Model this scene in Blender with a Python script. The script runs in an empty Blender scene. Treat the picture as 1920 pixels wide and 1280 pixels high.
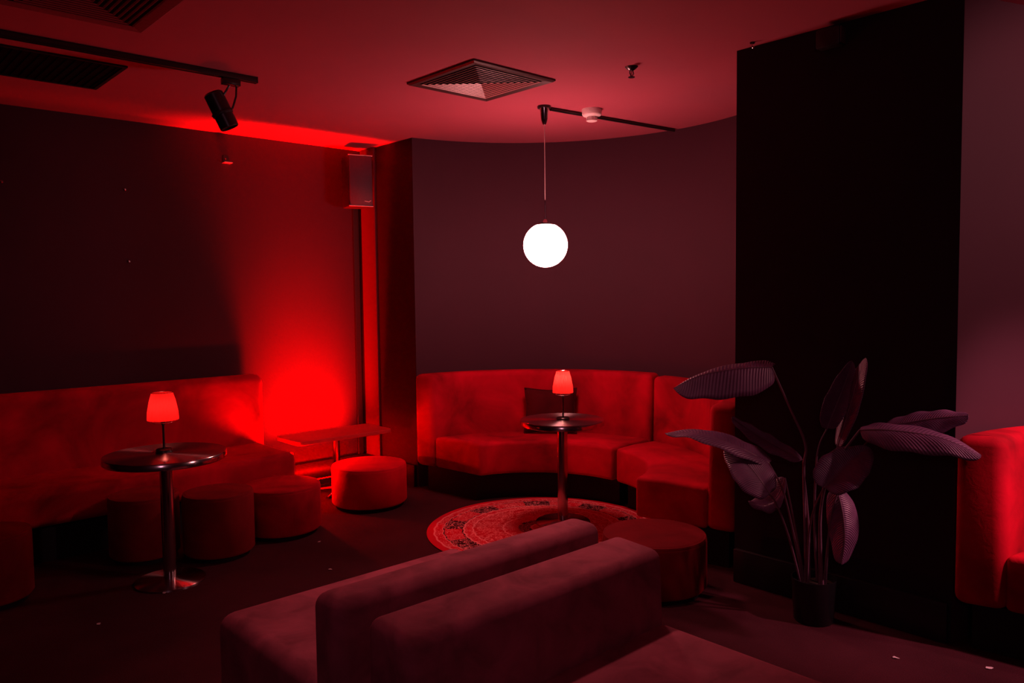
import bpy, bmesh, math, random
from mathutils import Vector, Matrix
random.seed(7)
S = bpy.context.scene
COL = S.collection
PI = math.pi

# ------------------------------------------------------------------ camera
def make_camera():
    f, head, pitch, roll = 1470.0, math.radians(47.45), math.radians(3.407), math.radians(-0.69)
    F = Vector((math.cos(head)*math.cos(pitch), math.sin(head)*math.cos(pitch), -math.sin(pitch)))
    R0 = Vector((math.sin(head), -math.cos(head), 0.0))
    U0 = R0.cross(F)
    R = R0*math.cos(roll) + U0*math.sin(roll)
    U = U0*math.cos(roll) - R0*math.sin(roll)
    cd = bpy.data.cameras.new('camera')
    cd.sensor_fit = 'HORIZONTAL'; cd.sensor_width = 36.0; cd.lens = f/1920.0*36.0
    cd.clip_start = 0.02; cd.clip_end = 100
    c = bpy.data.objects.new('camera', cd); COL.objects.link(c)
    m = Matrix.Identity(4)
    for i in range(3):
        m[i][0], m[i][1], m[i][2] = R[i], U[i], -F[i]
    m[0][3], m[1][3], m[2][3] = 0.0, 0.0, 1.6
    c.matrix_world = m
    S.camera = c
make_camera()

# ------------------------------------------------------------------ world, lights, exposure
S.view_settings.view_transform = 'Standard'
S.view_settings.look = 'None'
S.view_settings.exposure = 0.0
S.view_settings.gamma = 1.0
S.view_settings.use_curve_mapping = False
w = bpy.data.worlds.new('world'); S.world = w; w.use_nodes = True
w.node_tree.nodes['Background'].inputs[0].default_value = (0.004, 0.0012, 0.0022, 1)
w.node_tree.nodes['Background'].inputs[1].default_value = 1.0

PINK = (1.0, 0.33, 0.32)            # the colour of the white lamps behind their pink filter
GLOBE_STRENGTH = 57.0
BAR_STRENGTH = 260.0
TABLE_BULB = 110.0
# track spotlight just above the top of the picture, aimed straight down
ld = bpy.data.lights.new('ceiling_spotlight', 'SPOT')
ld.energy = 72.0; ld.color = PINK; ld.spot_size = math.radians(76); ld.spot_blend = 0.9; ld.shadow_soft_size = 0.06
lo = bpy.data.objects.new('ceiling_spotlight', ld); COL.objects.link(lo); lo.location = (2.15, 2.45, 2.80)
# the red floor bar's lensed beam (its housing stands behind the rectangular table)
lb = bpy.data.lights.new('floor_bar_beam', 'AREA'); lb.shape = 'RECTANGLE'; lb.size = 0.74; lb.size_y = 0.03
lb.energy = 84.0; lb.color = (1.0, 0.0, 0.0); lb.spread = math.radians(50)
ob = bpy.data.objects.new('floor_bar_beam', lb); COL.objects.link(ob); ob.location = (3.21, 5.895, 0.105)
ob.rotation_euler = (math.radians(180-11), 0, 0)
# second spotlight, out of the picture on the right, aimed at the backrest of the right-hand sofa
l2 = bpy.data.lights.new('ceiling_spotlight', 'SPOT')
l2.energy = 360.0; l2.color = (1.0, 0.33, 0.40); l2.spot_size = math.radians(38); l2.spot_blend = 0.9; l2.shadow_soft_size = 0.06
o2 = bpy.data.objects.new('ceiling_spotlight', l2); COL.objects.link(o2); o2.location = (4.15, -0.60, 2.70)
o2.rotation_euler = (Vector((4.05, 1.00, 0.60)) - o2.location).to_track_quat('-Z', 'Y').to_euler()

# added spot lighting the right-hand niche wall in place of its unseen pendant
l5 = bpy.data.lights.new('niche_wall_fill', 'SPOT')
l5.energy = 115.0; l5.color = (1.0, 0.33, 0.36); l5.spot_size = math.radians(84); l5.spot_blend = 0.5; l5.shadow_soft_size = 0.08
o5 = bpy.data.objects.new('niche_wall_fill', l5); COL.objects.link(o5); o5.location = (4.60, -0.80, 2.70)
o5.rotation_euler = (Vector((4.65, 1.05, 1.75)) - o5.location).to_track_quat('-Z', 'Y').to_euler()
# added dim cool fill for ambience from the unseen room behind the camera
l4 = bpy.data.lights.new('room_fill', 'POINT'); l4.energy = 30.0; l4.color = (1.0, 0.40, 0.55); l4.shadow_soft_size = 0.35
o4 = bpy.data.objects.new('room_fill', l4); COL.objects.link(o4); o4.location = (-1.3, -1.0, 2.45)

# ------------------------------------------------------------------ node helpers / materials
def new_mat(name):
    m = bpy.data.materials.new(name); m.use_nodes = True
    nt = m.node_tree
    b = nt.nodes['Principled BSDF']
    return m, nt, b
def lk(nt, a, b): nt.links.new(a, b)
def rgba(c): return (c[0], c[1], c[2], 1.0)
def noise(nt, scale, detail=3.0, rough=0.5, dist=0.0, coord='Object'):
    tc = nt.nodes.new('ShaderNodeTexCoord')
    n = nt.nodes.new('ShaderNodeTexNoise')
    n.inputs['Scale'].default_value = scale; n.inputs['Detail'].default_value = detail
    n.inputs['Roughness'].default_value = rough; n.inputs['Distortion'].default_value = dist
    lk(nt, tc.outputs[coord], n.inputs['Vector'])
    return n
def ramp(nt, src, stops, interp='LINEAR'):
    r = nt.nodes.new('ShaderNodeValToRGB'); r.color_ramp.interpolation = interp
    el = r.color_ramp.elements
    while len(el) > 1: el.remove(el[-1])
    el[0].position = stops[0][0]; el[0].color = rgba(stops[0][1])
    for p, c in stops[1:]:
        e = el.new(p); e.color = rgba(c)
    lk(nt, src, r.inputs['Fac'])
    return r
def bump(nt, b, src, strength, dist=0.01):
    n = nt.nodes.new('ShaderNodeBump'); n.inputs['Strength'].default_value = strength
    n.inputs['Distance'].default_value = dist
    lk(nt, src, n.inputs['Height']); lk(nt, n.outputs['Normal'], b.inputs['Normal'])
def sc(c, k): return (min(c[0]*k, 1), min(c[1]*k, 1), min(c[2]*k, 1))

def velvet(name, col, var=0.35, scale=3.0, sheen=0.5):
    m, nt, b = new_mat(name)
    n = noise(nt, scale, 4, 0.55, 0.6)
    r = ramp(nt, n.outputs['Fac'], [(0.32, sc(col, 1-var)), (0.5, col), (0.7, sc(col, 1+var))])
    lk(nt, r.outputs['Color'], b.inputs['Base Color'])
    b.inputs['Roughness'].default_value = 0.9
    b.inputs['Specular IOR Level'].default_value = 0.15
    b.inputs['Sheen Weight'].default_value = sheen
    b.inputs['Sheen Roughness'].default_value = 0.35
    b.inputs['Sheen Tint'].default_value = rgba(sc(col, 1.5))
    f = noise(nt, 22, 3, 0.6, 0.8)
    bump(nt, b, f.outputs['Fac'], 0.12, 0.01)
    return m
def paint(name, col, rough=0.7, var=0.08, scale=1.5, bmp=0.03, spec=0.3):
    m, nt, b = new_mat(name)
    n = noise(nt, scale, 4, 0.6)
    r = ramp(nt, n.outputs['Fac'], [(0.3, sc(col, 1-var)), (0.7, sc(col, 1+var))])
    lk(nt, r.outputs['Color'], b.inputs['Base Color'])
    b.inputs['Roughness'].default_value = rough
    b.inputs['Specular IOR Level'].default_value = spec
    f = noise(nt, 160, 2)
    bump(nt, b, f.outputs['Fac'], bmp, 0.005)
    return m
def metal(name, col, rough, aniso=0.0):
    m, nt, b = new_mat(name)
    b.inputs['Base Color'].default_value = rgba(col)
    b.inputs['Metallic'].default_value = 1.0
    b.inputs['Roughness'].default_value = rough
    n = noise(nt, 3, 2)
    r = ramp(nt, n.outputs['Fac'], [(0.3, (rough*0.96,)*3), (0.7, (rough*1.04,)*3)])
    lk(nt, r.outputs['Color'], b.inputs['Roughness'])
    if aniso:
        b.inputs['Anisotropic'].default_value = aniso; b.inputs['Anisotropic Rotation'].default_value = 0.25 if aniso > 0.7 else 0.0
        t = nt.nodes.new('ShaderNodeTangent'); t.direction_type = 'RADIAL'; t.axis = 'Z'
        lk(nt, t.outputs['Tangent'], b.inputs['Tangent'])
    return m
def plastic(name, col, rough=0.4, spec=0.4):
    m, nt, b = new_mat(name)
    n = noise(nt, 60, 2)
    r = ramp(nt, n.outputs['Fac'], [(0.3, sc(col, 0.92)), (0.7, sc(col, 1.08))])
    lk(nt, r.outputs['Color'], b.inputs['Base Color'])
    b.inputs['Roughness'].default_value = rough
    b.inputs['Specular IOR Level'].default_value = spec
    return m
def glow(name, col, strength):
    m, nt, b = new_mat(name)
    nt.nodes.remove(b)
    e = nt.nodes.new('ShaderNodeEmission')
    e.inputs['Color'].default_value = rgba(col); e.inputs['Strength'].default_value = strength
    lk(nt, e.outputs['Emission'], nt.nodes['Material Output'].inputs['Surface'])
    return m

M = {}
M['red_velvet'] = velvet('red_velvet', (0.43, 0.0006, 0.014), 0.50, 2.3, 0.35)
M['lit_red_velvet'] = velvet('lit_red_velvet', (0.62, 0.0008, 0.016), 0.2, 2.6, 0.25)  # red velvet brightened to carry the red wall light falling on one ottoman
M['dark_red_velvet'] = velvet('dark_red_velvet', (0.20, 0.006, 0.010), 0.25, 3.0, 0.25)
M['red_velvet_piping'] = velvet('red_velvet_piping', (0.55, 0.005, 0.012), 0.1, 3.0, 0.4)
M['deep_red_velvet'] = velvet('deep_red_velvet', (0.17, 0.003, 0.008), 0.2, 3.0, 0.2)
M['rose_velvet'] = velvet('rose_velvet', (0.30, 0.070, 0.102), 0.30, 7.0, 0.3)
M['cushion_velvet'] = velvet('cushion_velvet', (0.06, 0.001, 0.004), 0.2, 6.0, 0.3)
M['plinth'] = paint('plinth_black', (0.006, 0.005, 0.006), 0.6, 0.1)
M['ceiling'] = paint('ceiling_paint', (0.45, 0.095, 0.138), 0.85, 0.05, 0.8)
M['wall'] = paint('charcoal_wall_paint', (0.056, 0.013, 0.026), 0.75, 0.08, 1.1)
M['left_wall'] = paint('dark_plum_wall_paint', (0.038, 0.004, 0.015), 0.75, 0.08, 1.1)
M['trim'] = paint('trim_paint', (0.15, 0.02, 0.04), 0.6, 0.08, 1.1)
M['black_wall'] = paint('black_wall_paint', (0.014, 0.012, 0.014), 0.8, 0.1, 1.1)
M['baseboard'] = paint('baseboard_black', (0.02, 0.018, 0.02), 0.35, 0.1)
M['steel_disc'] = metal('turned_steel', (0.55, 0.50, 0.50), 0.26, 0.95)
M['steel_edge'] = metal('polished_steel_edge', (0.55, 0.52, 0.52), 0.16)
M['steel_pole'] = metal('brushed_steel_pole', (0.55, 0.52, 0.52), 0.15)
M['black_metal'] = plastic('black_metal', (0.012, 0.010, 0.011), 0.28, 0.6)
M['black_plastic'] = plastic('black_plastic', (0.015, 0.013, 0.014), 0.45, 0.5)
M['grille'] = plastic('speaker_grille_cloth', (0.075, 0.022, 0.045), 0.6, 0.4)
M['badge'] = plastic('badge_silver', (0.6, 0.55, 0.55), 0.3, 0.6)
M['white_plastic'] = plastic('white_plastic', (0.90, 0.80, 0.78), 0.4, 0.5)
M['vent'] = plastic('vent_dark_enamel', (0.06, 0.025, 0.025), 0.4, 0.5)
M['red_vent'] = plastic('painted_vent', (0.26, 0.045, 0.07), 0.6, 0.3)
M['louver'] = plastic('louver_enamel', (0.55, 0.30, 0.30), 0.4, 0.5)
M['vent_hole'] = plastic('vent_black_void', (0.006, 0.005, 0.005), 0.9, 0.1)
M['chrome'] = metal('chrome', (0.6, 0.57, 0.57), 0.15)
M['lit_wood'] = paint('red_lit_wood', (0.60, 0.025, 0.03), 0.5, 0.2, 3.0)  # wood coloured bright red to include the glow from the lit wall
M['globe'] = glow('globe_light', PINK, GLOBE_STRENGTH)
M['red_bulb'] = glow('red_bulb', (1.0, 0.0, 0.0), 1500.0)
M['bar_lens'] = glow('led_bar_lens', (1.0, 0.0, 0.0), BAR_STRENGTH)
M['bulb'] = glow('bulb_light', (1.0, 0.16, 0.12), TABLE_BULB)
M['warm_bulb'] = glow('warm_bulb_light', (1.0, 0.34, 0.24), TABLE_BULB*1.2)
M['soil'] = paint('potting_soil', (0.03, 0.02, 0.015), 0.95, 0.4, 30, 0.5)
M['stem'] = plastic('plant_stem', (0.16, 0.08, 0.12), 0.5, 0.4)
M['pot'] = plastic('pot_black', (0.01, 0.01, 0.012), 0.3, 0.5)
M['scrap'] = plastic('paper_scrap', (0.6, 0.5, 0.5), 0.8, 0.2)

def shade_mat():
    m, nt, b = new_mat('pleated_shade_fabric')
    nt.nodes.remove(b)
    t = nt.nodes.new('ShaderNodeBsdfTranslucent'); t.inputs['Color'].default_value = (0.85, 0.05, 0.05, 1)
    d = nt.nodes.new('ShaderNodeBsdfDiffuse'); d.inputs['Color'].default_value = (0.6, 0.03, 0.03, 1)
    n = noise(nt, 90, 2)
    mx = nt.nodes.new('ShaderNodeMixShader')
    r = ramp(nt, n.outputs['Fac'], [(0.3, (0.25,)*3), (0.7, (0.45,)*3)])
    lk(nt, r.outputs['Color'], mx.inputs['Fac'])
    lk(nt, t.outputs[0], mx.inputs[1]); lk(nt, d.outputs[0], mx.inputs[2])
    lk(nt, mx.outputs[0], nt.nodes['Material Output'].inputs['Surface'])
    return m
M['shade'] = shade_mat()

def floor_mat():
    m, nt, b = new_mat('dark_carpet')
    n = noise(nt, 1.3, 5, 0.6)
    f = noise(nt, 220, 2)
    r = ramp(nt, n.outputs['Fac'], [(0.3, (0.044, 0.009, 0.014)), (0.7, (0.080, 0.016, 0.025))])
    mx = nt.nodes.new('ShaderNodeMix'); mx.data_type = 'RGBA'; mx.blend_type = 'MULTIPLY'
    mx.inputs['Factor'].default_value = 0.6
    r2 = ramp(nt, f.outputs['Fac'], [(0.3, (0.45,)*3), (0.7, (1.0,)*3)])
    lk(nt, r.outputs['Color'], mx.inputs['A']); lk(nt, r2.outputs['Color'], mx.inputs['B'])
    lk(nt, mx.outputs['Result'], b.inputs['Base Color'])
    b.inputs['Roughness'].default_value = 0.95; b.inputs['Specular IOR Level'].default_value = 0.1
    bump(nt, b, f.outputs['Fac'], 0.4, 0.01)
    return m
M['floor'] = floor_mat()

def leaf_mat():
    m, nt, b = new_mat('glossy_leaf')
    tc = nt.nodes.new('ShaderNodeTexCoord')
    sx = nt.nodes.new('ShaderNodeSeparateXYZ'); lk(nt, tc.outputs['UV'], sx.inputs[0])
    mm = nt.nodes.new('ShaderNodeMath'); mm.operation = 'MULTIPLY_ADD'
    ab = nt.nodes.new('ShaderNodeMath'); ab.operation = 'ABSOLUTE'
    su = nt.nodes.new('ShaderNodeMath'); su.operation = 'SUBTRACT'; su.inputs[1].default_value = 0.5
    lk(nt, sx.outputs['Y'], su.inputs[0]); lk(nt, su.outputs[0], ab.inputs[0])
    mm.inputs[1].default_value = -0.25; lk(nt, ab.outputs[0], mm.inputs[0]); lk(nt, sx.outputs['X'], mm.inputs[2])
    m2 = nt.nodes.new('ShaderNodeMath'); m2.operation = 'MULTIPLY'; m2.inputs[1].default_value = 230.0
    lk(nt, mm.outputs[0], m2.inputs[0])
    sn = nt.nodes.new('ShaderNodeMath'); sn.operation = 'SINE'; lk(nt, m2.outputs[0], sn.inputs[0])
    n = noise(nt, 9, 3)
    r = ramp(nt, n.outputs['Fac'], [(0.3, (0.12, 0.05, 0.11)), (0.7, (0.19, 0.08, 0.165))])
    lk(nt, r.outputs['Color'], b.inputs['Base Color'])
    b.inputs['Roughness'].default_value = 0.45
    b.inputs['Specular IOR Level'].default_value = 0.5
    bump(nt, b, sn.outputs[0], 0.35, 0.003)
    return m
M['leaf'] = leaf_mat()

def rug_mat():
    m, nt, b = new_mat('round_rug_weave')
    N = nt.nodes.new
    def math_(op, a, bb=None, c=None):
        n = N('ShaderNodeMath'); n.operation = op
        for i, v in enumerate((a, bb, c)):
            if v is None: continue
            if isinstance(v, (int, float)): n.inputs[i].default_value = v
            else: lk(nt, v, n.inputs[i])
        return n.outputs[0]
    tc = N('ShaderNodeTexCoord'); sx = N('ShaderNodeSeparateXYZ'); lk(nt, tc.outputs['Object'], sx.inputs[0])
    x, y = sx.outputs['X'], sx.outputs['Y']
    r = math_('SQRT', math_('ADD', math_('MULTIPLY', x, x), math_('MULTIPLY', y, y)))
    rn = math_('DIVIDE', r, 0.80)
    th = math_('ARCTAN2', y, x)
    # wobble of the hand-knotted outline rings
    rw = math_('ADD', rn, math_('MULTIPLY', math_('SINE', math_('MULTIPLY', th, 36.0)), 0.004))
    C_R = (0.66, 0.008, 0.03); C_D = (0.05, 0.004, 0.01); C_P = (0.85, 0.27, 0.27); C_M = (0.55, 0.01, 0.025)
    base = ramp(nt, rw, [(0.0, C_M), (0.10, C_P), (0.115, C_D), (0.22, C_R), (0.34, C_P), (0.355, C_M), (0.60, C_P), (0.612, C_R),
                         (0.675, C_P), (0.688, C_D), (0.70, C_R), (0.845, C_D), (0.856, C_P), (0.866, C_R), (0.925, C_P), (0.94, C_R)], 'CONSTANT')
    # dark cartouches alternating round the main band
    cart = math_('GREATER_THAN', math_('SINE', math_('MULTIPLY', th, 9.0)), 0.15)
    inband = math_('MULTIPLY', math_('GREATER_THAN', rn, 0.70), math_('LESS_THAN', rn, 0.845))
    mxd = N('ShaderNodeMix'); mxd.data_type = 'RGBA'
    lk(nt, math_('MULTIPLY', cart, inband), mxd.inputs['Factor']); lk(nt, base.outputs['Color'], mxd.inputs['A'])
    mxd.inputs['B'].default_value = rgba(C_D)
    # filigree: cells in polar coordinates
    cv = N('ShaderNodeCombineXYZ')
    lk(nt, math_('MULTIPLY', th, 14.0), cv.inputs['X']); lk(nt, math_('MULTIPLY', rn, 26.0), cv.inputs['Y'])
    vo = N('ShaderNodeTexVoronoi'); vo.feature = 'DISTANCE_TO_EDGE'; vo.inputs['Scale'].default_value = 1.6
    lk(nt, cv.outputs[0], vo.inputs['Vector'])
    line = math_('LESS_THAN', vo.outputs['Distance'], 0.055)
    vo2 = N('ShaderNodeTexVoronoi'); vo2.inputs['Scale'].default_value = 1.6; lk(nt, cv.outputs[0], vo2.inputs['Vector'])
    dot = math_('LESS_THAN', vo2.outputs['Distance'], 0.16)
    pat = math_('MULTIPLY', math_('MAXIMUM', line, dot), math_('LESS_THAN', rn, 0.935))
    nz = noise(nt, 28, 3); pat = math_('MULTIPLY', pat, math_('GREATER_THAN', nz.outputs['Fac'], 0.43))
    mxp = N('ShaderNodeMix'); mxp.data_type = 'RGBA'
    lk(nt, pat, mxp.inputs['Factor']); lk(nt, mxd.outputs['Result'], mxp.inputs['A']); mxp.inputs['B'].default_value = rgba(C_P)
    lk(nt, mxp.outputs['Result'], b.inputs['Base Color'])
    b.inputs['Roughness'].default_value = 0.95; b.inputs['Specular IOR Level'].default_value = 0.1
    f = noise(nt, 300, 2); bump(nt, b, f.outputs['Fac'], 0.4, 0.005)
    return m
M['rug'] = rug_mat()

# ------------------------------------------------------------------ mesh helpers
def link(name, bm, mat, parent=None, smooth=True, angle=40):
    me = bpy.data.meshes.new(name)
    bmesh.ops.recalc_face_normals(bm, faces=bm.faces[:])
    if smooth:
        for f in bm.faces: f.smooth = True
        for e in bm.edges:
            if len(e.link_faces) == 2 and e.calc_face_angle(0) > math.radians(angle): e.smooth = False
    bm.to_mesh(me); bm.free()
    me.materials.append(mat)
    o = bpy.data.objects.new(name, me); COL.objects.link(o)
    if parent is not None: o.parent = parent
    return o
def thing(name, label, cat, loc=(0, 0, 0), rz=0.0, group=None):
    o = bpy.data.objects.new(name, None); COL.objects.link(o)
    o.empty_display_size = 0.1
    o.location = loc; o.rotation_euler = (0, 0, rz)
    o['label'] = label; o['category'] = cat
    if group: o['group'] = group
    return o
def tag(o, label, cat, group=None):
    o['label'] = label; o['category'] = cat
    if group: o['group'] = group
    return o
def struct(name, bm, mat, smooth=True):
    o = link(name, bm, mat, None, smooth); o['kind'] = 'structure'; return o
def dup(root, loc, rz, label, group=None):
    r = root.copy(); COL.objects.link(r); r.location = loc; r.rotation_euler = (0, 0, rz); r['label'] = label
    if group: r['group'] = group
    for ch in list(root.children):
        c = ch.copy(); COL.objects.link(c); c.parent = r
        for g in list(ch.children):
            d = g.copy(); COL.objects.link(d); d.parent = c
    return r
def box(bm, x0, x1, y0, y1, z0, z1):
    v = [bm.verts.new((x, y, z)) for z in (z0, z1) for y in (y0, y1) for x in (x0, x1)]
    fs = [(0, 2, 3, 1), (4, 5, 7, 6), (0, 1, 5, 4), (1, 3, 7, 5), (3, 2, 6, 7), (2, 0, 4, 6)]
    return [bm.faces.new([v[i] for i in f]) for f in fs]
def bevel_sharp(bm, off, seg=3, ang=35):
    bmesh.ops.recalc_face_normals(bm, faces=bm.faces[:])
    es = [e for e in bm.edges if len(e.link_faces) == 2 and e.calc_face_angle(0) > math.radians(ang)]
    if es: bmesh.ops.bevel(bm, geom=es, offset=off, segments=seg, profile=0.5, affect='EDGES', clamp_overlap=True)
def rbox(x0, x1, y0, y1, z0, z1, off=0.03, seg=4):
    bm = bmesh.new(); box(bm, x0, x1, y0, y1, z0, z1); bevel_sharp(bm, off, seg); return bm
def lathe(bm, prof, n=40, cx=0, cy=0, closed_top=True, closed_bot=True, wob=None):
    rings = []
    for r, z in prof:
        ring = []
        for i in range(n):
            a = 2*PI*i/n
            rr = r*(1 + (wob(i) if wob else 0))
            ring.append(bm.verts.new((cx+rr*math.cos(a), cy+rr*math.sin(a), z)))
        rings.append(ring)
    for a, b in zip(rings, rings[1:]):
        for i in range(n):
            j = (i+1) % n
            bm.faces.new((a[i], a[j], b[j], b[i]))
    if closed_bot: bm.faces.new(list(reversed(rings[0])))
    if closed_top: bm.faces.new(rings[-1])
    return rings
def tube(bm, pts, rad, n=10, cap=True):
    pts = [Vector(p) for p in pts]
    if not isinstance(rad, (list, tuple)): rad = [rad]*len(pts)
    rings = []; ref = None
    for i, p in enumerate(pts):
        t = (pts[min(i+1, len(pts)-1)] - pts[max(i-1, 0)]).normalized()
        if ref is None:
            ref = t.orthogonal().normalized()
        ref = (ref - t*ref.dot(t)).normalized(); b = t.cross(ref)
        rings.append([bm.verts.new(p + (ref*math.cos(2*PI*k/n) + b*math.sin(2*PI*k/n))*rad[i]) for k in range(n)])
    for a, b in zip(rings, rings[1:]):
        for k in range(n):
            j = (k+1) % n
            bm.faces.new((a[k], a[j], b[j], b[k]))
    if cap:
        bm.faces.new(list(reversed(rings[0]))); bm.faces.new(rings[-1])
def smooth_path(pts, sub=6):
    P = [Vector(p) for p in pts]; out = []
    for i in range(len(P)-1):
        p0 = P[max(i-1, 0)]; p1 = P[i]; p2 = P[i+1]; p3 = P[min(i+2, len(P)-1)]
        for k in range(sub):
            t = k/sub
            out.append(0.5*((2*p1) + (p2-p0)*t + (2*p0-5*p1+4*p2-p3)*t*t + (3*p1-p0-3*p2+p3)*t**3))
    out.append(P[-1]); return out
def arc_solid(prof, A0, A1, n=40, cx=0.0, cy=0.0):
    """closed (r,z) profile swept about (cx,cy) between the angle functions A0(r), A1(r) (degrees)"""
    bm = bmesh.new(); rows = []
    for i in range(n+1):
        t = i/n; row = []
        for r, z in prof:
            a = math.radians(A0(r) + (A1(r)-A0(r))*t)
            row.append(bm.verts.new((cx+r*math.cos(a), cy+r*math.sin(a), z)))
        rows.append(row)
    m = len(prof)
    for a, b in zip(rows, rows[1:]):
        for k in range(m):
            j = (k+1) % m
            bm.faces.new((a[k], a[j], b[j], b[k]))
    bm.faces.new(rows[0]); bm.faces.new(list(reversed(rows[-1])))
    return bm

# ------------------------------------------------------------------ the room
ZC = 2.89
XP, YL = 3.80, 6.11           # plane of the piers, plane of the left wall
NCX, NR = 3.54, 1.69          # niches
def niche_arc(cy, a0, a1, n=48):
    return [(NCX+NR*math.cos(math.radians(a0+(a1-a0)*i/n)), cy+NR*math.sin(math.radians(a0+(a1-a0)*i/n))) for i in range(n+1)]
def wall_strip(name, pts, mat, thick=0.12, z0=0.0, z1=ZC, smooth=True):
    """pts in plan order; thickness goes to the left of the walking direction"""
    bm = bmesh.new(); P = [Vector((p[0], p[1], 0)) for p in pts]; off = []
    for i, p in enumerate(P):
        d = (P[min(i+1, len(P)-1)] - P[max(i-1, 0)]).normalized()
        off.append(p + Vector((-d.y, d.x, 0))*thick)
    rows = []
    for p, q in zip(P, off):
        rows.append([bm.verts.new((p.x, p.y, z0)), bm.verts.new((p.x, p.y, z1)), bm.verts.new((q.x, q.y, z1)), bm.verts.new((q.x, q.y, z0))])
    for a, b in zip(rows, rows[1:]):
        for k in range(4):
            j = (k+1) % 4
            bm.faces.new((a[k], a[j], b[j], b[k]))
    bm.faces.new(rows[0]); bm.faces.new(list(reversed(rows[-1])))
    return struct(name, bm, mat, smooth)

X0, Y0 = -2.6, -2.6
bm = bmesh.new(); box(bm, X0-.2, 5.6, Y0-.2, YL+.2, -0.1, 0.0); struct('floor', bm, M['floor'], False)
bm = bmesh.new(); box(bm, X0-.2, 5.6, Y0-.2, YL+.2, ZC, ZC+0.1); struct('ceiling', bm, M['ceiling'], False)
wall_strip('wall_left', [(X0, YL), (XP, YL)], M['left_wall'])
N1Y, N2Y = 3.65, -0.45
y_n1 = N1Y + math.sqrt(NR**2-(XP-NCX)**2)      # 5.32
y_n2 = N2Y + math.sqrt(NR**2-(XP-NCX)**2)      # 1.22
a_top = math.degrees(math.asin((y_n1-N1Y)/NR))
bm = bmesh.new(); box(bm, XP, XP+0.10, y_n1, YL, 0, ZC); struct('wall_corner', bm, M['left_wall'], False)
wall_strip('wall_niche', niche_arc(N1Y, a_top, -51.4), M['wall'])
bm = bmesh.new(); box(bm, XP, XP+0.10, y_n2, 2.33, 0, ZC); struct('wall_pillar', bm, M['black_wall'], False)
bm = bmesh.new(); box(bm, XP+0.10, 4.62, 2.23, 2.33, 0, ZC); struct('wall_pillar_side', bm, M['wall'], False)
wall_strip('wall_right', niche_arc(N2Y, a_top, -75.0), M['wall'])
wall_strip('wall_front', [(4.1, Y0), (X0, Y0)], M['wall'])
wall_strip('wall_back', [(X0, Y0), (X0, YL)], M['wall'])
def baseboard(name, x0, x1, y0, y1):
    bm = bmesh.new(); box(bm, x0, x1, y0, y1, 0.0, 0.185)
    bevel_sharp(bm, 0.006, 2); return struct(name, bm, M['baseboard'])
baseboard('baseboard_left', X0, XP-0.028, YL-0.028, YL)
baseboard('baseboard_corner', XP-0.028, XP, y_n1+0.02, YL)
bm = bmesh.new(); box(bm, XP-0.025, XP, 5.86, 6.08, 0, ZC); bevel_sharp(bm, 0.004, 1); struct('trim_1', bm, M['trim'], False)
bm = bmesh.new(); box(bm, 3.70, 3.755, YL-0.022, YL, 0.185, 2.45); bevel_sharp(bm, 0.003, 1); struct('trim_2', bm, M['baseboard'], False)
baseboard('baseboard_pillar', XP-0.03, XP, y_n2+0.01, 2.32)

# ------------------------------------------------------------------ curved sofas
SCX, SCY = 3.65, 3.80
RI, RB, RO = 0.78, 1.27, 1.46
ZB, ZS, ZT = 0.21, 0.46, 0.965
def lin(a_in, a_out): return lambda r: a_in + (a_out-a_in)*(r-RI)/(RO-RI)
def curved_sofa(name, label, A0, A1, loc, zt=ZT, dr=0.0, group='curved niche sofas'):
    t = thing(name, label, 'sofa', loc, 0, group)
    ro, rb = RO-dr, RB-dr
    bm = arc_solid([(rb, ZS-0.06), (ro, ZS-0.06), (ro, zt), (rb+0.02, zt)], A0, A1)
    # the upright reaches down to the plinth
    for v in bm.verts:
        if v.co.z < ZS: v.co.z = ZB
    bevel_sharp(bm, 0.045, 4)
    link('backrest', bm, M['red_velvet'], t)
    g = 0.6
    B0 = lambda r: A0(r) + (-g if A1(r) < A0(r) else g)
    B1 = lambda r: A1(r)
    bm = arc_solid([(RI, ZB), (rb+0.01, ZB), (rb+0.01, ZS-0.005), (RI+0.2, ZS+0.008), (RI, ZS)], B0, B1)
    bevel_sharp(bm, 0.03, 4, 50)
    link('seat', bm, M['red_velvet'], t)
    P0 = lambda r: A0(r)-3.0
    P1 = lambda r: A1(r)+1.0
    bm = arc_solid([(RI+0.10, 0.0), (ro-0.05, 0.0), (ro-0.05, ZB), (RI+0.10, ZB)], P0, P1, 32)
    link('plinth', bm, M['plinth'], t)
    return t
m1_A0, m1_A1 = lin(77, 87), lin(-4.6, 0.2)
m2_A0, m2_A1 = lin(-6.4, -1.4), lin(-78, -79)
s1 = curved_sofa('curved_sofa', 'long red velvet curved sofa wrapping the back of the niche behind the round steel table', m1_A0, m1_A1, (SCX, SCY, 0))
curved_sofa('curved_sofa', 'short red velvet curved sofa section against the black pillar behind the plant leaves', m2_A0, m2_A1, (SCX, SCY, 0), ZT-0.012, 0.03)
dup(s1, (SCX, SCY-4.06, 0), 0, 'bright crimson curved sofa cut off by the right edge, beyond the black pillar')

# ------------------------------------------------------------------ straight banquette on the left wall
t = thing('banquette', 'long straight red velvet banquette along the left wall', 'sofa', (2.74, 5.9, 0))
def at(bm, t):
    bmesh.ops.translate(bm, verts=bm.verts[:], vec=-Vector(t.location)); return bm
bm = rbox(-0.4, 2.745, 5.90, 6.075, ZB+0.03, 0.995, 0.07, 6); link('backrest', at(bm, t), M['red_velvet'], t)
bm = rbox(-0.4, 2.70, 5.30, 5.93, ZB+0.03, ZS, 0.05, 5); link('seat', at(bm, t), M['red_velvet'], t)
bm = bmesh.new(); box(bm, -0.38, 2.66, 5.42, 6.05, 0, ZB+0.03); link('plinth', at(bm, t), M['plinth'], t)

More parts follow.
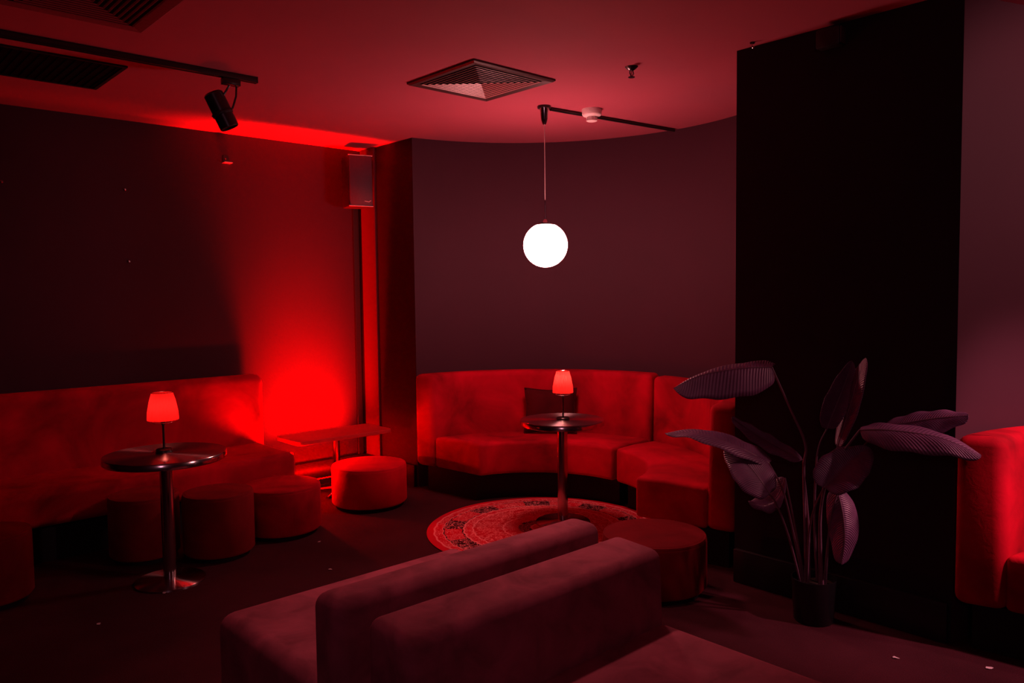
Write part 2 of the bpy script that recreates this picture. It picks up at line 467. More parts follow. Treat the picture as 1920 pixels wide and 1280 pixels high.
# ------------------------------------------------------------------ two low sofas back to back in the foreground
t = thing('low_sofa', 'low dusty rose velvet sofa facing away, far half of the back-to-back pair', 'sofa', (1.65, 2.0, 0), 0, 'back-to-back low sofas')
bm = rbox(1.09, 2.235, 1.935, 2.09, 0.12, 0.732, 0.045, 5); link('backrest', at(bm, t), M['rose_velvet'], t)
bm = rbox(1.08, 2.20, 2.07, 2.80, 0.12, ZS, 0.06, 5); link('seat', at(bm, t), M['rose_velvet'], t)
bm = bmesh.new(); box(bm, 1.13, 2.16, 1.96, 2.72, 0, 0.12); link('plinth', at(bm, t), M['plinth'], t)
t = thing('low_sofa', 'low dusty rose velvet sofa nearest the camera, its seat running out of the bottom edge', 'sofa', (1.65, 1.7, 0), 0, 'back-to-back low sofas')
bm = bmesh.new(); fs = box(bm, 1.12, 2.20, 1.60, 1.838, 0.12, 0.722)
for v in bm.verts:
    if v.co.z > 0.5 and v.co.y < 1.7: v.co.y += 0.025; v.co.z -= 0.012
bevel_sharp(bm, 0.04, 5); link('backrest', at(bm, t), M['rose_velvet'], t)
bm = rbox(1.11, 2.20, 0.86, 1.64, 0.12, ZS, 0.05, 5); link('seat', at(bm, t), M['rose_velvet'], t)
bm = bmesh.new(); box(bm, 1.16, 2.15, 0.94, 1.82, 0, 0.12); link('plinth', at(bm, t), M['plinth'], t)

# ------------------------------------------------------------------ ottomans
def ottoman(label, x, y, r, h, mat):
    t = thing('ottoman', label, 'ottoman', (x, y, 0), 0, 'round velvet ottomans')
    bm = bmesh.new(); R = 0.03
    prof = [(r-0.012, 0.03), (r, 0.045)] + [(r, h-R)] + [(r-R+R*math.cos(a), h-R+R*math.sin(a)) for a in [PI*k/10 for k in range(1, 6)]] + [(r*0.5, h+0.006)]
    lathe(bm, prof, 56); link('upholstery', bm, mat, t)
    bm = bmesh.new(); tor = []
    for i in range(57):
        a = 2*PI*i/56; tor.append(((r-0.012)*math.cos(a), (r-0.012)*math.sin(a), h-0.012))
    tube(bm, tor, 0.009, 6, False); link('piping', bm, mat, t)
    bm = bmesh.new(); lathe(bm, [(r-0.03, 0.0), (r-0.03, 0.03)], 40); link('base', bm, M['plinth'], t)
    return t
ottoman('red lit round velvet ottoman in front of the small rectangular table', 3.215, 5.146, 0.285, 0.325, M['lit_red_velvet'])
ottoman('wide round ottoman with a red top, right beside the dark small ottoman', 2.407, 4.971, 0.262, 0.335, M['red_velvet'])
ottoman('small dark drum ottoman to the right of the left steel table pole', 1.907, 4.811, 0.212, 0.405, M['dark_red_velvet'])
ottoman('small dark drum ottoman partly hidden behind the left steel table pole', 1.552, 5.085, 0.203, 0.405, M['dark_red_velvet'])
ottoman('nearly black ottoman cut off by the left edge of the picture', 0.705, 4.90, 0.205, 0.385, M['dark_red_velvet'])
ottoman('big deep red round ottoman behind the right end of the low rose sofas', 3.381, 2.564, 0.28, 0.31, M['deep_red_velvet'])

# ------------------------------------------------------------------ round rug
bm = bmesh.new(); lathe(bm, [(0.795, 0.0), (0.80, 0.006), (0.792, 0.011)], 96)
o = link('round_rug', bm, M['rug']); o.location = (3.72, 3.75, 0.0005)
tag(o, 'round red oriental patterned rug under the niche table', 'rug')

# ------------------------------------------------------------------ bistro tables
def bistro(label, x, y, r, rb, z0=0.0, h=0.735):
    t = thing('bistro_table', label, 'table', (x, y, z0), 0, 'round steel bistro tables')
    bm = bmesh.new(); lathe(bm, [(r-0.003, h-0.004), (r-0.003, h)], 72); link('table_top', bm, M['steel_disc'], t)
    bm = bmesh.new(); lathe(bm, [(r-0.004, h-0.038), (r, h-0.034), (r, h-0.005), (r-0.003, h-0.001), (r-0.004, h-0.004)], 72); link('rim', bm, M['steel_edge'], t)
    bm = bmesh.new(); lathe(bm, [(0.036, 0.022), (0.036, h-0.04)], 32); link('pole', bm, M['steel_pole'], t)
    bm = bmesh.new(); lathe(bm, [(0.09, h-0.048), (0.09, h-0.038)], 32); link('mounting_plate', bm, M['black_metal'], t)
    bm = bmesh.new(); lathe(bm, [(rb, 0.0), (rb, 0.010), (rb-0.006, 0.015), (rb*0.3, 0.020), (0.045, 0.024)], 64); link('base', bm, M['steel_disc'], t)
    return t
bistro('round brushed steel pedestal table by the left banquette', 1.513, 4.545, 0.325, 0.19)
bistro('round brushed steel pedestal table on the rug in the curved niche', 3.890, 3.735, 0.292, 0.19, 0.012, 0.725)

def table_lamp(label, x, y, z, rt, rb, hs, htot, bulb_z, bulb='bulb'):
    t = thing('table_lamp', label, 'lamp', (x, y, z), 0, 'small pleated table lamps')
    bm = bmesh.new(); lathe(bm, [(0.046, 0.0), (0.046, 0.010), (0.040, 0.016), (0.010, 0.020)], 32); link('base', bm, M['black_metal'], t)
    z0 = htot-hs
    bm = bmesh.new(); tube(bm, [(0, 0, 0.018), (0, 0, z0-0.012)], 0.0065, 12); link('stem', bm, M['black_metal'], t)
    bm = bmesh.new(); lathe(bm, [(0.008, z0-0.03), (0.016, z0-0.008), (0.016, z0+0.035)], 16); link('socket', bm, M['black_metal'], t)
    bm = bmesh.new(); n = 96
    wob = lambda i: 0.022*(1 if i % 4 in (0, 1) else -1)
    prof = [(rb*0.98, z0), (rb, z0+0.004), (rb*0.97, z0+hs*0.3), ((rb*0.45+rt*0.55), z0+hs*0.72), (rt, z0+hs)]
    lathe(bm, prof, n, closed_top=False, closed_bot=False, wob=wob)
    sh = link('lamp_shade', bm, M['shade'], t)
    for nm, rr, zz in (('top_ring', rt, z0+hs), ('bottom_ring', rb*0.72, z0-0.012)):
        bm = bmesh.new(); tube(bm, [(rr*math.cos(2*PI*i/40), rr*math.sin(2*PI*i/40), zz) for i in range(41)], 0.0018, 6, False)
        link(nm, bm, M['chrome'], sh)
    bm = bmesh.new()
    bmesh.ops.create_uvsphere(bm, u_segments=12, v_segments=8, radius=0.014); bmesh.ops.translate(bm, verts=bm.verts[:], vec=(0, 0, z0+bulb_z))
    link('bulb', bm, M[bulb], t)
    return t
table_lamp('small red pleated lamp glowing on the left steel table', 1.525, 4.60, 0.7355, 0.056, 0.083, 0.155, 0.335, 0.075)
table_lamp('small salmon pleated lamp glowing on the niche steel table', 3.893, 3.728, 0.7375, 0.042, 0.070, 0.150, 0.335, 0.100, 'warm_bulb')

# ------------------------------------------------------------------ low rectangular table and the red LED bar behind it
t = thing('rectangular_table', 'low rectangular red lit table on a steel pedestal by the glowing corner', 'table', (3.23, 5.66, 0))
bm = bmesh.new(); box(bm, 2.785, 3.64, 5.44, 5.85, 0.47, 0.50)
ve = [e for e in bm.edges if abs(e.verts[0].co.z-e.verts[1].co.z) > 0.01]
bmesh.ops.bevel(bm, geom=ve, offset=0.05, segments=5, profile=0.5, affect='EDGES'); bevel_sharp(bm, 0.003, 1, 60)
link('table_top', at(bm, t), M['lit_wood'], t)
bm = bmesh.new(); lathe(bm, [(0.03, 0.02), (0.03, 0.46)], 24); link('pole', bm, M['steel_pole'], t)
bm = bmesh.new(); box(bm, -0.12, 0.12, -0.09, 0.09, 0.455, 0.47); link('mounting_plate', bm, M['black_metal'], t)
for k in range(4):
    a = PI/4 + k*PI/2
    bm = bmesh.new(); tube(bm, [(0.03*math.cos(a), 0.03*math.sin(a), 0.035), (0.15*math.cos(a), 0.15*math.sin(a), 0.024), (0.24*math.cos(a), 0.20*math.sin(a), 0.012)], [0.02, 0.016, 0.011], 10)
    link('foot', bm, M['chrome'], t)

t = thing('light_bar', 'red floor light bar shining up the wall behind the rectangular table', 'light', (3.21, 5.895, 0))
tilt = Matrix.Rotation(math.radians(-11), 4, 'X')          # leans towards the wall
def tilted(bm):
    bmesh.ops.transform(bm, matrix=Matrix.Translation((0, 0, 0.055)) @ tilt, verts=bm.verts[:]); return bm
bm = bmesh.new(); box(bm, -0.40, 0.40, -0.026, 0.026, -0.022, 0.022); bevel_sharp(bm, 0.004, 2); link('housing', tilted(bm), M['black_metal'], t)
bm = bmesh.new(); box(bm, -0.38, 0.38, -0.015, 0.015, 0.0215, 0.024); link('lens', tilted(bm), M['bar_lens'], t)
for s_ in (-1, 1):
    bm = bmesh.new(); box(bm, s_*0.34-0.012, s_*0.34+0.012, -0.04, 0.03, 0.0, 0.030); bevel_sharp(bm, 0.003, 1); link('foot', bm, M['black_metal'], t)

t = thing('floor_lamp', 'small bare red bulb on a thin stand beside the right end of the left banquette', 'lamp', (2.748, 5.50, 0))
bm = bmesh.new(); lathe(bm, [(0.045, 0.0), (0.045, 0.010), (0.010, 0.016), (0.008, 0.350), (0.013, 0.355), (0.013, 0.377)], 24); link('stand', bm, M['black_metal'], t)
bm = bmesh.new(); lathe(bm, [(0.010, 0.377), (0.017, 0.387), (0.020, 0.400), (0.017, 0.414), (0.008, 0.420)], 20); link('bulb', bm, M['red_bulb'], t)

# ------------------------------------------------------------------ pendant globes
def pendant(label, x, y):
    t = thing('globe_pendant', label, 'lamp', (x, y, 0))
    bm = bmesh.new(); lathe(bm, [(0.009, 2.765), (0.013, 2.77), (0.022, 2.80), (0.033, 2.875)], 28); link('canopy', bm, M['chrome'], t)
    bm = bmesh.new(); lathe(bm, [(0.046, 2.875), (0.048, 2.885), (0.046, ZC)], 28); link('ceiling_plate', bm, M['black_metal'], t)
    bm = bmesh.new(); tube(bm, [(0, 0, 2.77), (0.001, 0, 2.5), (0, 0, 2.24)], 0.0028, 8); link('cord', bm, M['white_plastic'], t)
    bm = bmesh.new(); tube(bm, [(0, 0, 2.25), (0, 0, 2.10)], 0.006, 10); link('stem', bm, M['chrome'], t)
    R, zc = 0.153, 1.941
    bm = bmesh.new()
    prof = [(R*math.sin(a), zc-R*math.cos(a)) for a in [PI*k/28 for k in range(1, 25)]]
    lathe(bm, prof, 48, closed_top=True, closed_bot=True)
    link('globe', bm, M['globe'], t)
    bm = bmesh.new(); zt = prof[-1][1]; lathe(bm, [(0.060, zt+0.001), (0.062, zt+0.012), (0.02, zt+0.022), (0.010, zt+0.04)], 28); link('cap', bm, M['chrome'], t)
    return t
p1 = pendant('glowing white globe pendant hanging in the curved niche', 3.875, 3.866)

# ------------------------------------------------------------------ ceiling fittings
bm = bmesh.new(); tube(bm, [(3.93, 3.861, ZC-0.014), (5.19, 3.735, ZC-0.014)], 0.0115, 12)
o = link('conduit', bm, M['black_metal']); tag(o, 'thin black conduit running along the ceiling from the pendant to the niche wall', 'pipe')
t = thing('smoke_detector', 'white two tier smoke detector on the ceiling beside the conduit', 'detector', (4.20, 3.72, ZC))
bm = bmesh.new(); lathe(bm, [(0.045, -0.052), (0.062, -0.046), (0.068, -0.036), (0.070, 0.0)], 36); link('housing', bm, M['white_plastic'], t)
bm = bmesh.new(); lathe(bm, [(0.030, -0.085), (0.038, -0.081), (0.038, -0.076)], 28); lathe(bm, [(0.033, -0.076), (0.033, -0.050)], 28)
link('sensor_chamber', bm, M['white_plastic'], t)
for k in range(10):
    a = 2*PI*k/10
    bm = bmesh.new(); tube(bm, [(0.036*math.cos(a), 0.036*math.sin(a), -0.076), (0.036*math.cos(a), 0.036*math.sin(a), -0.05)], 0.003, 6); link('rib', bm, M['white_plastic'], t)

t = thing('sprinkler', 'small dark sprinkler head on the pink ceiling near the pillar', 'sprinkler', (3.60, 2.885, ZC))
bm = bmesh.new(); lathe(bm, [(0.012, -0.022), (0.030, -0.008), (0.038, 0.0)], 24); link('escutcheon', bm, M['black_metal'], t)
bm = bmesh.new(); tube(bm, [(0, 0, -0.02), (0, 0, -0.05)], 0.006, 8); link('bulb', bm, M['chrome'], t)
for s in (-1, 1):
    bm = bmesh.new(); tube(bm, [(s*0.012, 0, -0.018), (s*0.018, 0, -0.036), (s*0.004, 0, -0.056)], 0.003, 6); link('frame_arm', bm, M['black_metal'], t)
bm = bmesh.new(); lathe(bm, [(0.019, -0.060), (0.019, -0.057), (0.005, -0.054)], 16); link('deflector', bm, M['black_metal'], t)

def diffuser(label, x0, x1, y0, y1, blades='louver', rim='vent'):
    cx, cy = (x0+x1)/2, (y0+y1)/2; hx, hy = (x1-x0)/2, (y1-y0)/2
    t = thing('ceiling_vent', label, 'vent', (cx, cy, ZC), 0, 'square ceiling vents')
    def ring(bm, ax, ay, az, bx, by, bz):
        A = [bm.verts.new((sx*ax, sy*ay, az)) for sx, sy in ((-1, -1), (1, -1), (1, 1), (-1, 1))]
        B = [bm.verts.new((sx*bx, sy*by, bz)) for sx, sy in ((-1, -1), (1, -1), (1, 1), (-1, 1))]
        for k in range(4):
            j = (k+1) % 4; bm.faces.new((A[k], A[j], B[j], B[k]))
    bm = bmesh.new(); box(bm, -hx+0.02, hx-0.02, -hy+0.02, hy-0.02, -0.0035, -0.001); link('void', bm, M['vent_hole'], t, False)
    bm = bmesh.new()
    ring(bm, hx, hy, -0.001, hx, hy, -0.010); ring(bm, hx, hy, -0.010, hx-0.012, hy-0.012, -0.018); ring(bm, hx-0.012, hy-0.012, -0.018, hx-0.055, hy-0.055, -0.010)
    link('frame', bm, M[rim], t, False)
    n = 9
    for k in range(n):
        s = 1-(k+0.0)/n
        ax, ay = (hx-0.062)*s, (hy-0.062)*s
        bm = bmesh.new()
        zo = -0.0165
        ring(bm, ax-0.007, ay-0.007, zo+0.004, ax, ay, zo); ring(bm, ax, ay, zo, ax-0.0015, ay-0.0015, zo-0.0006); ring(bm, ax-0.0015, ay-0.0015, zo-0.0006, ax-0.0085, ay-0.0085, zo+0.0036)
        link('louver', bm, M[blades], t, False)
    return t
diffuser('square louvred ceiling vent in the middle of the pink ceiling', 2.813, 3.452, 3.345, 3.980)
diffuser('dark louvred ceiling vent cut off by the top left edge', 0.67, 1.31, 3.40, 4.03, 'red_vent', 'red_vent')
# plain return air grille over the banquette
t = thing('return_air_grille', 'plain black ceiling air grille in the upper left corner behind the track rail', 'vent', (1.13, 5.0, ZC))
bm = bmesh.new(); box(bm, -0.31, 0.31, -0.31, 0.30, -0.004, -0.001); link('void', bm, M['vent_hole'], t, False)
for a, b in (((-0.31, 0.31, -0.31, -0.29), 0), ((-0.31, 0.31, 0.28, 0.30), 0), ((-0.31, -0.29, -0.29, 0.28), 0), ((0.29, 0.31, -0.29, 0.28), 0)):
    bm = bmesh.new(); box(bm, a[0], a[1], a[2], a[3], -0.010, -0.001); link('frame_bar', bm, M['black_plastic'], t, False)
for k in range(14):
    x = -0.27+k*0.0415
    bm = bmesh.new(); box(bm, x-0.0015, x+0.0015, -0.29, 0.28, -0.009, -0.004); link('slat', bm, M['vent_hole'], t, False)

t = thing('track_rail', 'black lighting track rail on the upper left ceiling', 'rail', (2.075, 4.455, ZC))
bm = bmesh.new(); box(bm, -2.2, 0.0, -0.018, 0.018, -0.034, 0.0); bevel_sharp(bm, 0.003, 2); link('rail', bm, M['black_metal'], t)
bm = bmesh.new(); box(bm, -2.2, -0.004, -0.006, 0.006, -0.0345, -0.033); link('contact_slot', bm, M['vent_hole'], t)
bm = bmesh.new(); box(bm, -0.001, 0.004, -0.019, 0.019, -0.035, 0.0); link('end_cap', bm, M['black_plastic'], t)

# spotlight head: hangs from the rail, leaning down towards the right
t = thing('track_spotlight', 'black cylindrical spotlight hanging tilted from the ceiling track', 'lamp', (1.925, 4.455, ZC))
bm = bmesh.new(); box(bm, -0.055, 0.05, -0.02, 0.02, -0.072, -0.035); bevel_sharp(bm, 0.005, 2); link('adapter', bm, M['black_metal'], t)
RV = Vector((math.sin(math.radians(47.45)), -math.cos(math.radians(47.45)), 0))
FV = Vector((math.cos(math.radians(47.45)), math.sin(math.radians(47.45)), 0))
ax = (RV*0.26 + FV*0.10 + Vector((0, 0, -0.62))).normalized()      # axis of the can
c0 = Vector((-0.085, 0.06, -0.115))                                  # back end of the can
def can(prof):
    bm = bmesh.new(); lathe(bm, prof, 32)
    q = Vector((0, 0, 1)).rotation_difference(ax).to_matrix().to_4x4()
    bmesh.ops.transform(bm, matrix=Matrix.Translation(c0) @ q, verts=bm.verts[:]); return bm
link('can', can([(0.046, 0.0), (0.055, 0.01), (0.055, 0.112)]), M['black_metal'], t)
link('collar', can([(0.058, 0.112), (0.060, 0.116), (0.060, 0.130), (0.058, 0.134)]), M['black_plastic'], t)
link('barrel', can([(0.054, 0.134), (0.054, 0.208), (0.048, 0.213), (0.046, 0.19)]), M['black_metal'], t)
link('lens', can([(0.044, 0.188), (0.044, 0.192)]), M['black_plastic'], t)
side = ax.cross(FV).normalized()
for s in (-1, 1):
    e = c0 + ax*0.12 + side*s*0.064
    bm = bmesh.new(); tube(bm, [(0.01 + s*0.02, 0, -0.07), tuple(Vector((0.01 + s*0.02, 0, -0.07)).lerp(e, 0.5) + side*s*0.01), tuple(e)], 0.006, 8); link('yoke_arm', bm, M['black_metal'], t)

# ------------------------------------------------------------------ speaker in the corner
t = thing('wall_speaker', 'black box loudspeaker high in the corner above the red glow', 'speaker', (3.615, 5.865, 2.575), math.radians(-15))
bm = rbox(-0.105, 0.105, -0.09, 0.11, -0.215, 0.215, 0.008, 2); link('cabinet', bm, M['black_plastic'], t)
bm = rbox(-0.098, 0.098, -0.102, -0.089, -0.208, 0.208, 0.005, 2); g = link('grille', bm, M['grille'], t)
for z in (-0.2115, 0.2115):
    bm = bmesh.new(); box(bm, -0.104, 0.104, -0.1035, -0.090, z-0.003, z+0.003); link('trim_strip', bm, M['badge'], t)
bm = bmesh.new()
for (xa, za, xb, zb_) in ((0.028, -0.170, 0.048, -0.172), (0.048, -0.172, 0.066, -0.175), (0.066, -0.175, 0.074, -0.168), (0.074, -0.168, 0.084, -0.164)):
    tube(bm, [(xa, -0.1025, za), (xb, -0.1025, zb_)], 0.0026, 6)
link('badge', bm, M['badge'], g)
bm = bmesh.new(); tube(bm, [(0, 0.10, 0.0), (0.03, 0.155, 0.0), (0.05, 0.185, 0.0)], 0.014, 10); link('bracket', bm, M['black_metal'], t)

# wall and pillar bits
t = thing('wall_bracket', 'tiny wall bracket with a bright screw high on the left wall', 'bracket', (2.575, YL, 2.69))
bm = bmesh.new(); box(bm, -0.03, 0.035, -0.05, 0.0, -0.032, -0.026); link('ledge', bm, M['badge'], t)
bm = bmesh.new(); box(bm, -0.022, 0.022, -0.008, 0.0, -0.026, 0.03); link('plate', bm, M['black_metal'], t)
bm = bmesh.new(); bmesh.ops.create_uvsphere(bm, u_segments=10, v_segments=6, radius=0.007); bmesh.ops.translate(bm, verts=bm.verts[:], vec=(-0.006, -0.010, 0.0)); link('screw', bm, M['chrome'], t)
for (x, z, lab) in ((1.062, 2.384, 'bright wall screw at the left edge of the picture'), (1.822, 2.394, 'small screw in the dark left wall below the track spotlight'),
                    (1.831, 1.876, 'lower small screw in the middle of the dark left wall')):
    bm = bmesh.new(); lathe(bm, [(0.010, 0.0), (0.010, 0.006), (0.005, 0.011)], 12)
    bmesh.ops.rotate(bm, verts=bm.verts[:], cent=(0, 0, 0), matrix=Matrix.Rotation(PI/2, 3, 'X'))
    o = link('wall_screw', bm, M['chrome']); o.location = (x, YL-0.001, z); tag(o, lab, 'screw', 'screws in the left wall')
t = thing('pillar_sensor', 'small dark box mounted at the top of the black pillar', 'sensor', (XP, 1.79, 2.82))
bm = rbox(-0.065, 0.0, -0.05, 0.07, -0.045, 0.045, 0.008, 2); link('case', bm, M['black_plastic'], t)
bm = rbox(-0.060, -0.004, -0.056, -0.049, -0.038, 0.040, 0.003, 2); link('side_lens', bm, M['grille'], t)
t = thing('ceiling_hook', 'tiny bright hook on the ceiling above the pillar corner', 'hook', (3.735, 2.20, ZC))
bm = bmesh.new(); lathe(bm, [(0.012, -0.006), (0.014, 0.0)], 14); link('plate', bm, M['chrome'], t)
bm = bmesh.new(); tube(bm, smooth_path([(0, 0, -0.005), (0, 0, -0.018), (0.008, 0, -0.028), (0.014, 0, -0.02)]), 0.0028, 8); link('hook', bm, M['chrome'], t)

# ------------------------------------------------------------------ cushion on the niche sofa
t = thing('cushion', 'dark square cushion leaning on the curved sofa behind the niche table', 'cushion', (4.52, 4.475, 0.469), math.radians(-49))
def pillow(wd, ht, th, n=18):
    bm = bmesh.new(); gr = {}
    for s in (-1, 1):
        for i in range(n+1):
            for j in range(n+1):
                u, v = -1+2*i/n, -1+2*j/n
                k = (1-u**4)*(1-v**4)
                pin = 1-0.10*(1-abs(v)**1.5)*abs(u)**3
                pinv = 1-0.12*(1-abs(u)**1.5)*abs(v)**3
                if s == 1 and (i in (0, n) or j in (0, n)): gr[(s, i, j)] = gr[(-1, i, j)]; continue
                gr[(s, i, j)] = bm.verts.new((u*wd/2*pin, s*th/2*max(k, 0)**0.55, ht/2+v*ht/2*pinv))
        for i in range(n):
            for j in range(n):
                bm.faces.new((gr[(s, i, j)], gr[(s, i+1, j)], gr[(s, i+1, j+1)], gr[(s, i, j+1)]))
    return bm
bm = pillow(0.43, 0.37, 0.14)
bmesh.ops.rotate(bm, verts=bm.verts[:], cent=(0, 0, 0), matrix=Matrix.Rotation(math.radians(-14), 3, 'X')); link('cover', bm, M['cushion_velvet'], t)
bm = bmesh.new(); edge = []
for (u0, v0, u1, v1) in ((-1, -1, 1, -1), (1, -1, 1, 1), (1, 1, -1, 1), (-1, 1, -1, -1)):
    for k in range(12):
        u, v = u0+(u1-u0)*k/12, v0+(v1-v0)*k/12
        pin = 1-0.10*(1-abs(v)**1.5)*abs(u)**3; pinv = 1-0.12*(1-abs(u)**1.5)*abs(v)**3
        edge.append(Vector((u*0.215*pin, 0, 0.185+v*0.185*pinv)))
edge.append(edge[0]); tube(bm, edge, 0.006, 6, False)
bmesh.ops.rotate(bm, verts=bm.verts[:], cent=(0, 0, 0), matrix=Matrix.Rotation(math.radians(-14), 3, 'X')); link('piping', bm, M['cushion_velvet'], t)

# ------------------------------------------------------------------ potted plant
PB = Vector((3.60, 1.77, 0.0))
t = thing('potted_plant', 'tall dark broad leaved plant in a black pot before the black pillar', 'plant', PB)
bm = bmesh.new(); lathe(bm, [(0.088, 0.0), (0.092, 0.006), (0.104, 0.205), (0.106, 0.212), (0.100, 0.212), (0.097, 0.18)], 40, closed_top=False); pot = link('pot', bm, M['pot'], t)
bm = bmesh.new(); lathe(bm, [(0.0965, 0.175), (0.0965, 0.180), (0.05, 0.186)], 32); link('soil', bm, M['soil'], pot)
LEAVES = [
    ([(3.511, 1.952, 1.233), (3.399, 2.065, 1.226), (3.272, 2.21, 1.189), (3.176, 2.292, 1.131)], (3.365, 2.044, 1.089), (3.501, 2.107, 1.243), 0.45),
    ([(3.419, 1.911, 0.779), (3.323, 2.017, 0.856), (3.206, 2.164, 0.92), (3.101, 2.285, 0.919)], (3.199, 2.041, 0.86), (3.408, 2.069, 0.879), 0.45),
    ([(3.333, 1.859, 0.654), (3.309, 1.909, 0.736), (3.306, 1.983, 0.801), (3.331, 2.09, 0.853)], (3.209, 1.953, 0.705), (3.4, 1.906, 0.783), 0.45),
    ([(3.623, 1.724, 0.944), (3.638, 1.693, 1.043), (3.673, 1.667, 1.151), (3.706, 1.645, 1.263)], (3.572, 1.714, 1.091), (3.639, 1.622, 1.062), 0.45),
    ([(3.598, 1.661, 0.865), (3.617, 1.622, 1.027), (3.642, 1.595, 1.17), (3.675, 1.571, 1.284)], (3.598, 1.548, 1.111), (3.701, 1.678, 1.097), 0.5),
    ([(3.392, 1.626, 0.715), (3.446, 1.585, 0.781), (3.52, 1.546, 0.845), (3.594, 1.511, 0.886)], (3.414, 1.65, 0.844), (3.415, 1.466, 0.757), 0.45),
    ([(3.624, 1.676, 0.67), (3.6, 1.633, 0.559), (3.587, 1.615, 0.439), (3.591, 1.631, 0.311)], (3.608, 1.708, 0.465), (3.651, 1.577, 0.497), 0.5),
    ([(3.628, 1.848, 0.772), (3.596, 1.959, 0.825), (3.546, 2.062, 0.889), (3.488, 2.157, 0.964)], (3.589, 2.019, 0.889), (3.522, 2.019, 0.827), 0.5),
    ([(3.522, 1.883, 0.694), (3.49, 1.904, 0.607), (3.457, 1.948, 0.562), (3.414, 2.012, 0.564)], (3.494, 1.986, 0.604), (3.46, 1.896, 0.54), 0.5),
    ([(3.502, 1.516, 0.976), (3.506, 1.395, 0.99), (3.526, 1.196, 0.98), (3.537, 1.037, 0.926)], (3.466, 1.294, 0.911), (3.651, 1.395, 0.996), 0.45),
    ([(3.617, 1.463, 0.978), (3.623, 1.361, 1.013), (3.64, 1.236, 1.046), (3.651, 1.123, 1.066)], (3.708, 1.277, 1.069), (3.623, 1.225, 0.975), 0.6),
]
STEMS = [
    [(3.585, 1.801, 0.18), (3.582, 1.807, 0.423), (3.577, 1.816, 0.738), (3.58, 1.811, 0.863), (3.547, 1.878, 1.042), (3.511, 1.952, 1.233)],
    [(3.561, 1.805, 0.182), (3.527, 1.828, 0.378), (3.467, 1.859, 0.632), (3.419, 1.911, 0.779)],
    [(3.547, 1.809, 0.182), (3.461, 1.826, 0.419), (3.376, 1.841, 0.588), (3.333, 1.859, 0.654)],
    [(3.624, 1.766, 0.179), (3.618, 1.779, 0.474), (3.602, 1.767, 0.741), (3.607, 1.755, 0.859), (3.623, 1.724, 0.944)],
    [(3.613, 1.744, 0.182), (3.591, 1.742, 0.435), (3.582, 1.716, 0.688), (3.598, 1.661, 0.865)],
    [(3.56, 1.783, 0.182), (3.5, 1.747, 0.454), (3.421, 1.681, 0.61), (3.392, 1.626, 0.715)],
    [(3.639, 1.735, 0.18), (3.646, 1.723, 0.401), (3.637, 1.694, 0.566), (3.624, 1.676, 0.67)],
    [(3.618, 1.801, 0.171), (3.633, 1.817, 0.463), (3.628, 1.848, 0.772)],
    [(3.599, 1.818, 0.172), (3.56, 1.851, 0.458), (3.522, 1.883, 0.694)],
    [(3.59, 1.723, 0.182), (3.539, 1.712, 0.543), (3.513, 1.652, 0.786), (3.501, 1.587, 0.872), (3.502, 1.516, 0.976)],
    [(3.623, 1.723, 0.18), (3.607, 1.688, 0.547), (3.601, 1.587, 0.82), (3.617, 1.463, 0.978)],
]
def leaf_bm(mid, ea, eb, tm, nt_=36, ns=6):
    path = smooth_path(mid, 12); n = len(path)-1
    pm = path[min(int(tm*n+0.5), n)]
    da, db = Vector(ea)-pm, Vector(eb)-pm
    bm = bmesh.new(); uv = bm.loops.layers.uv.new('UVMap')
    rows = []; uvs = {}
    for i in range(n+1):
        s = i/n
        wd = max(math.sin(PI*min(s**0.82, 1.0)), 0.0)**0.62 if 0 < s < 1 else 0.0
        wd = max(wd, 0.03)
        row = []
        for j in range(-ns, ns+1):
            q = abs(j)/ns; d = da if j < 0 else db
            # each half arches a little away from the fold and ripples at its margin
            sag = Vector((0, 0, 1))*(0.012*math.sin(PI*q)*wd) + Vector((0, 0, 1))*(0.004*q*math.sin(s*23+j*0.4))
            p = path[i] + d*(q*wd) + sag
            v = bm.verts.new(p - PB); row.append(v); uvs[v] = (s, 0.5+0.5*j/ns)
        rows.append(row)
    for a, b in zip(rows, rows[1:]):
        for j in range(2*ns):
            f = bm.faces.new((a[j], a[j+1], b[j+1], b[j]))
            for l in f.loops: l[uv].uv = uvs[l.vert]
    return bm
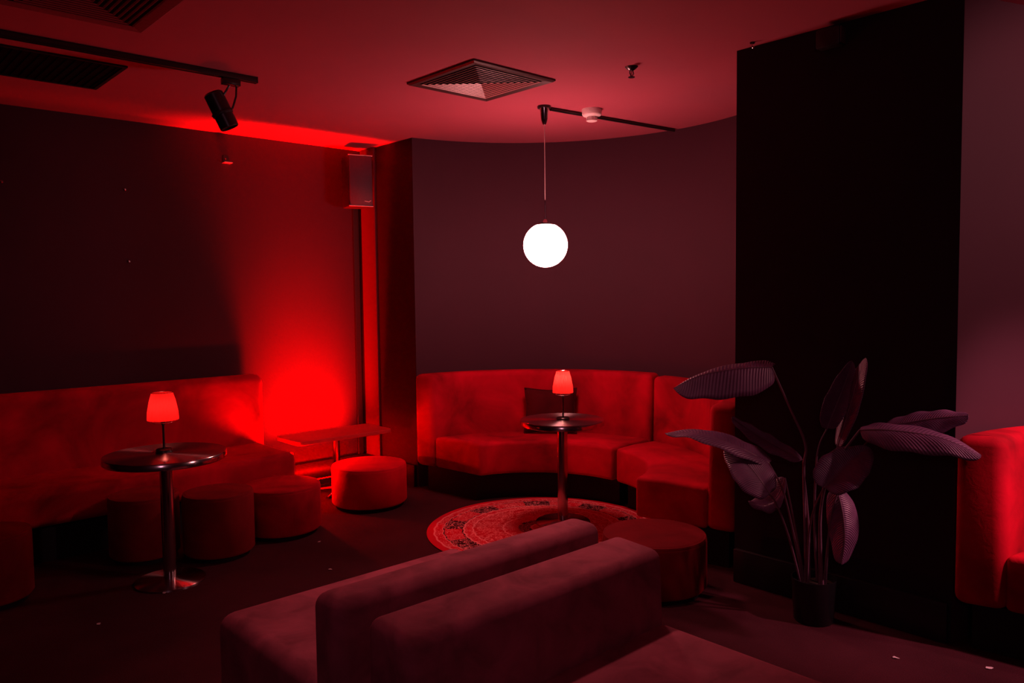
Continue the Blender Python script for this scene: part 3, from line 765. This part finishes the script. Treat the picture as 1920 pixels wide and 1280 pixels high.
for (mid, ea, eb, tm), st in zip(LEAVES, STEMS):
    bm = leaf_bm(mid, ea, eb, tm)
    o = link('leaf', bm, M['leaf'], t, True, 80)
    md = o.modifiers.new('thickness', 'SOLIDIFY'); md.thickness = 0.0012; md.offset = 0
    bm = bmesh.new(); path = [p-PB for p in smooth_path(mid, 8)]
    tube(bm, path, [0.0042*(1-0.75*i/(len(path)-1)) for i in range(len(path))], 6); link('midrib', bm, M['stem'], o)
for k, st in enumerate(STEMS):
    path = [p-PB for p in smooth_path(st, 8)]; n = len(path)
    r0 = 0.009 if k in (0, 9) else 0.0065
    bm = bmesh.new(); tube(bm, path, [r0*(1-0.5*i/(n-1)) for i in range(n)], 8); link('petiole', bm, M['stem'], t)
bm = bmesh.new(); tube(bm, [Vector((3.585, 1.733, 0.182))-PB, Vector((3.584, 1.735, 0.28))-PB, Vector((3.583, 1.737, 0.334))-PB], [0.008, 0.007, 0.003], 8); link('shoot', bm, M['stem'], t)

# ------------------------------------------------------------------ litter on the floor
SCR = [((1.421, 4.374), 'pale scrap on the carpet right of the left steel table foot'), ((2.26, 4.062), 'pale scrap on the carpet behind the low rose sofas'),
       ((2.469, 4.582), 'pale scrap on the carpet before the wide red ottoman'), ((3.468, 1.33), 'pale scrap on the carpet right of the plant pot'),
       ((3.653, 1.022), 'pale scrap on the carpet in the bottom right corner'), ((1.043, 4.182), 'pale scrap on the carpet at the lower left')]
for k, ((x, y), lab) in enumerate(SCR):
    bm = bmesh.new(); n = 7; top = []; bot = []
    for i in range(n):
        a = 2*PI*i/n; r = random.uniform(0.006, 0.013)
        zz = random.uniform(0.001, 0.005)
        top.append(bm.verts.new((r*1.4*math.cos(a), r*math.sin(a), zz+0.0012))); bot.append(bm.verts.new((r*1.4*math.cos(a), r*math.sin(a), zz)))
    bm.faces.new(top); bm.faces.new(list(reversed(bot)))
    for i in range(n):
        j = (i+1) % n; bm.faces.new((bot[i], bot[j], top[j], top[i]))
    o = link('litter_scrap', bm, M['scrap'], None, False); o.location = (x, y, 0.0); o.rotation_euler = (0, 0, random.uniform(0, 3))
    tag(o, lab, 'litter', 'litter scraps on the carpet')
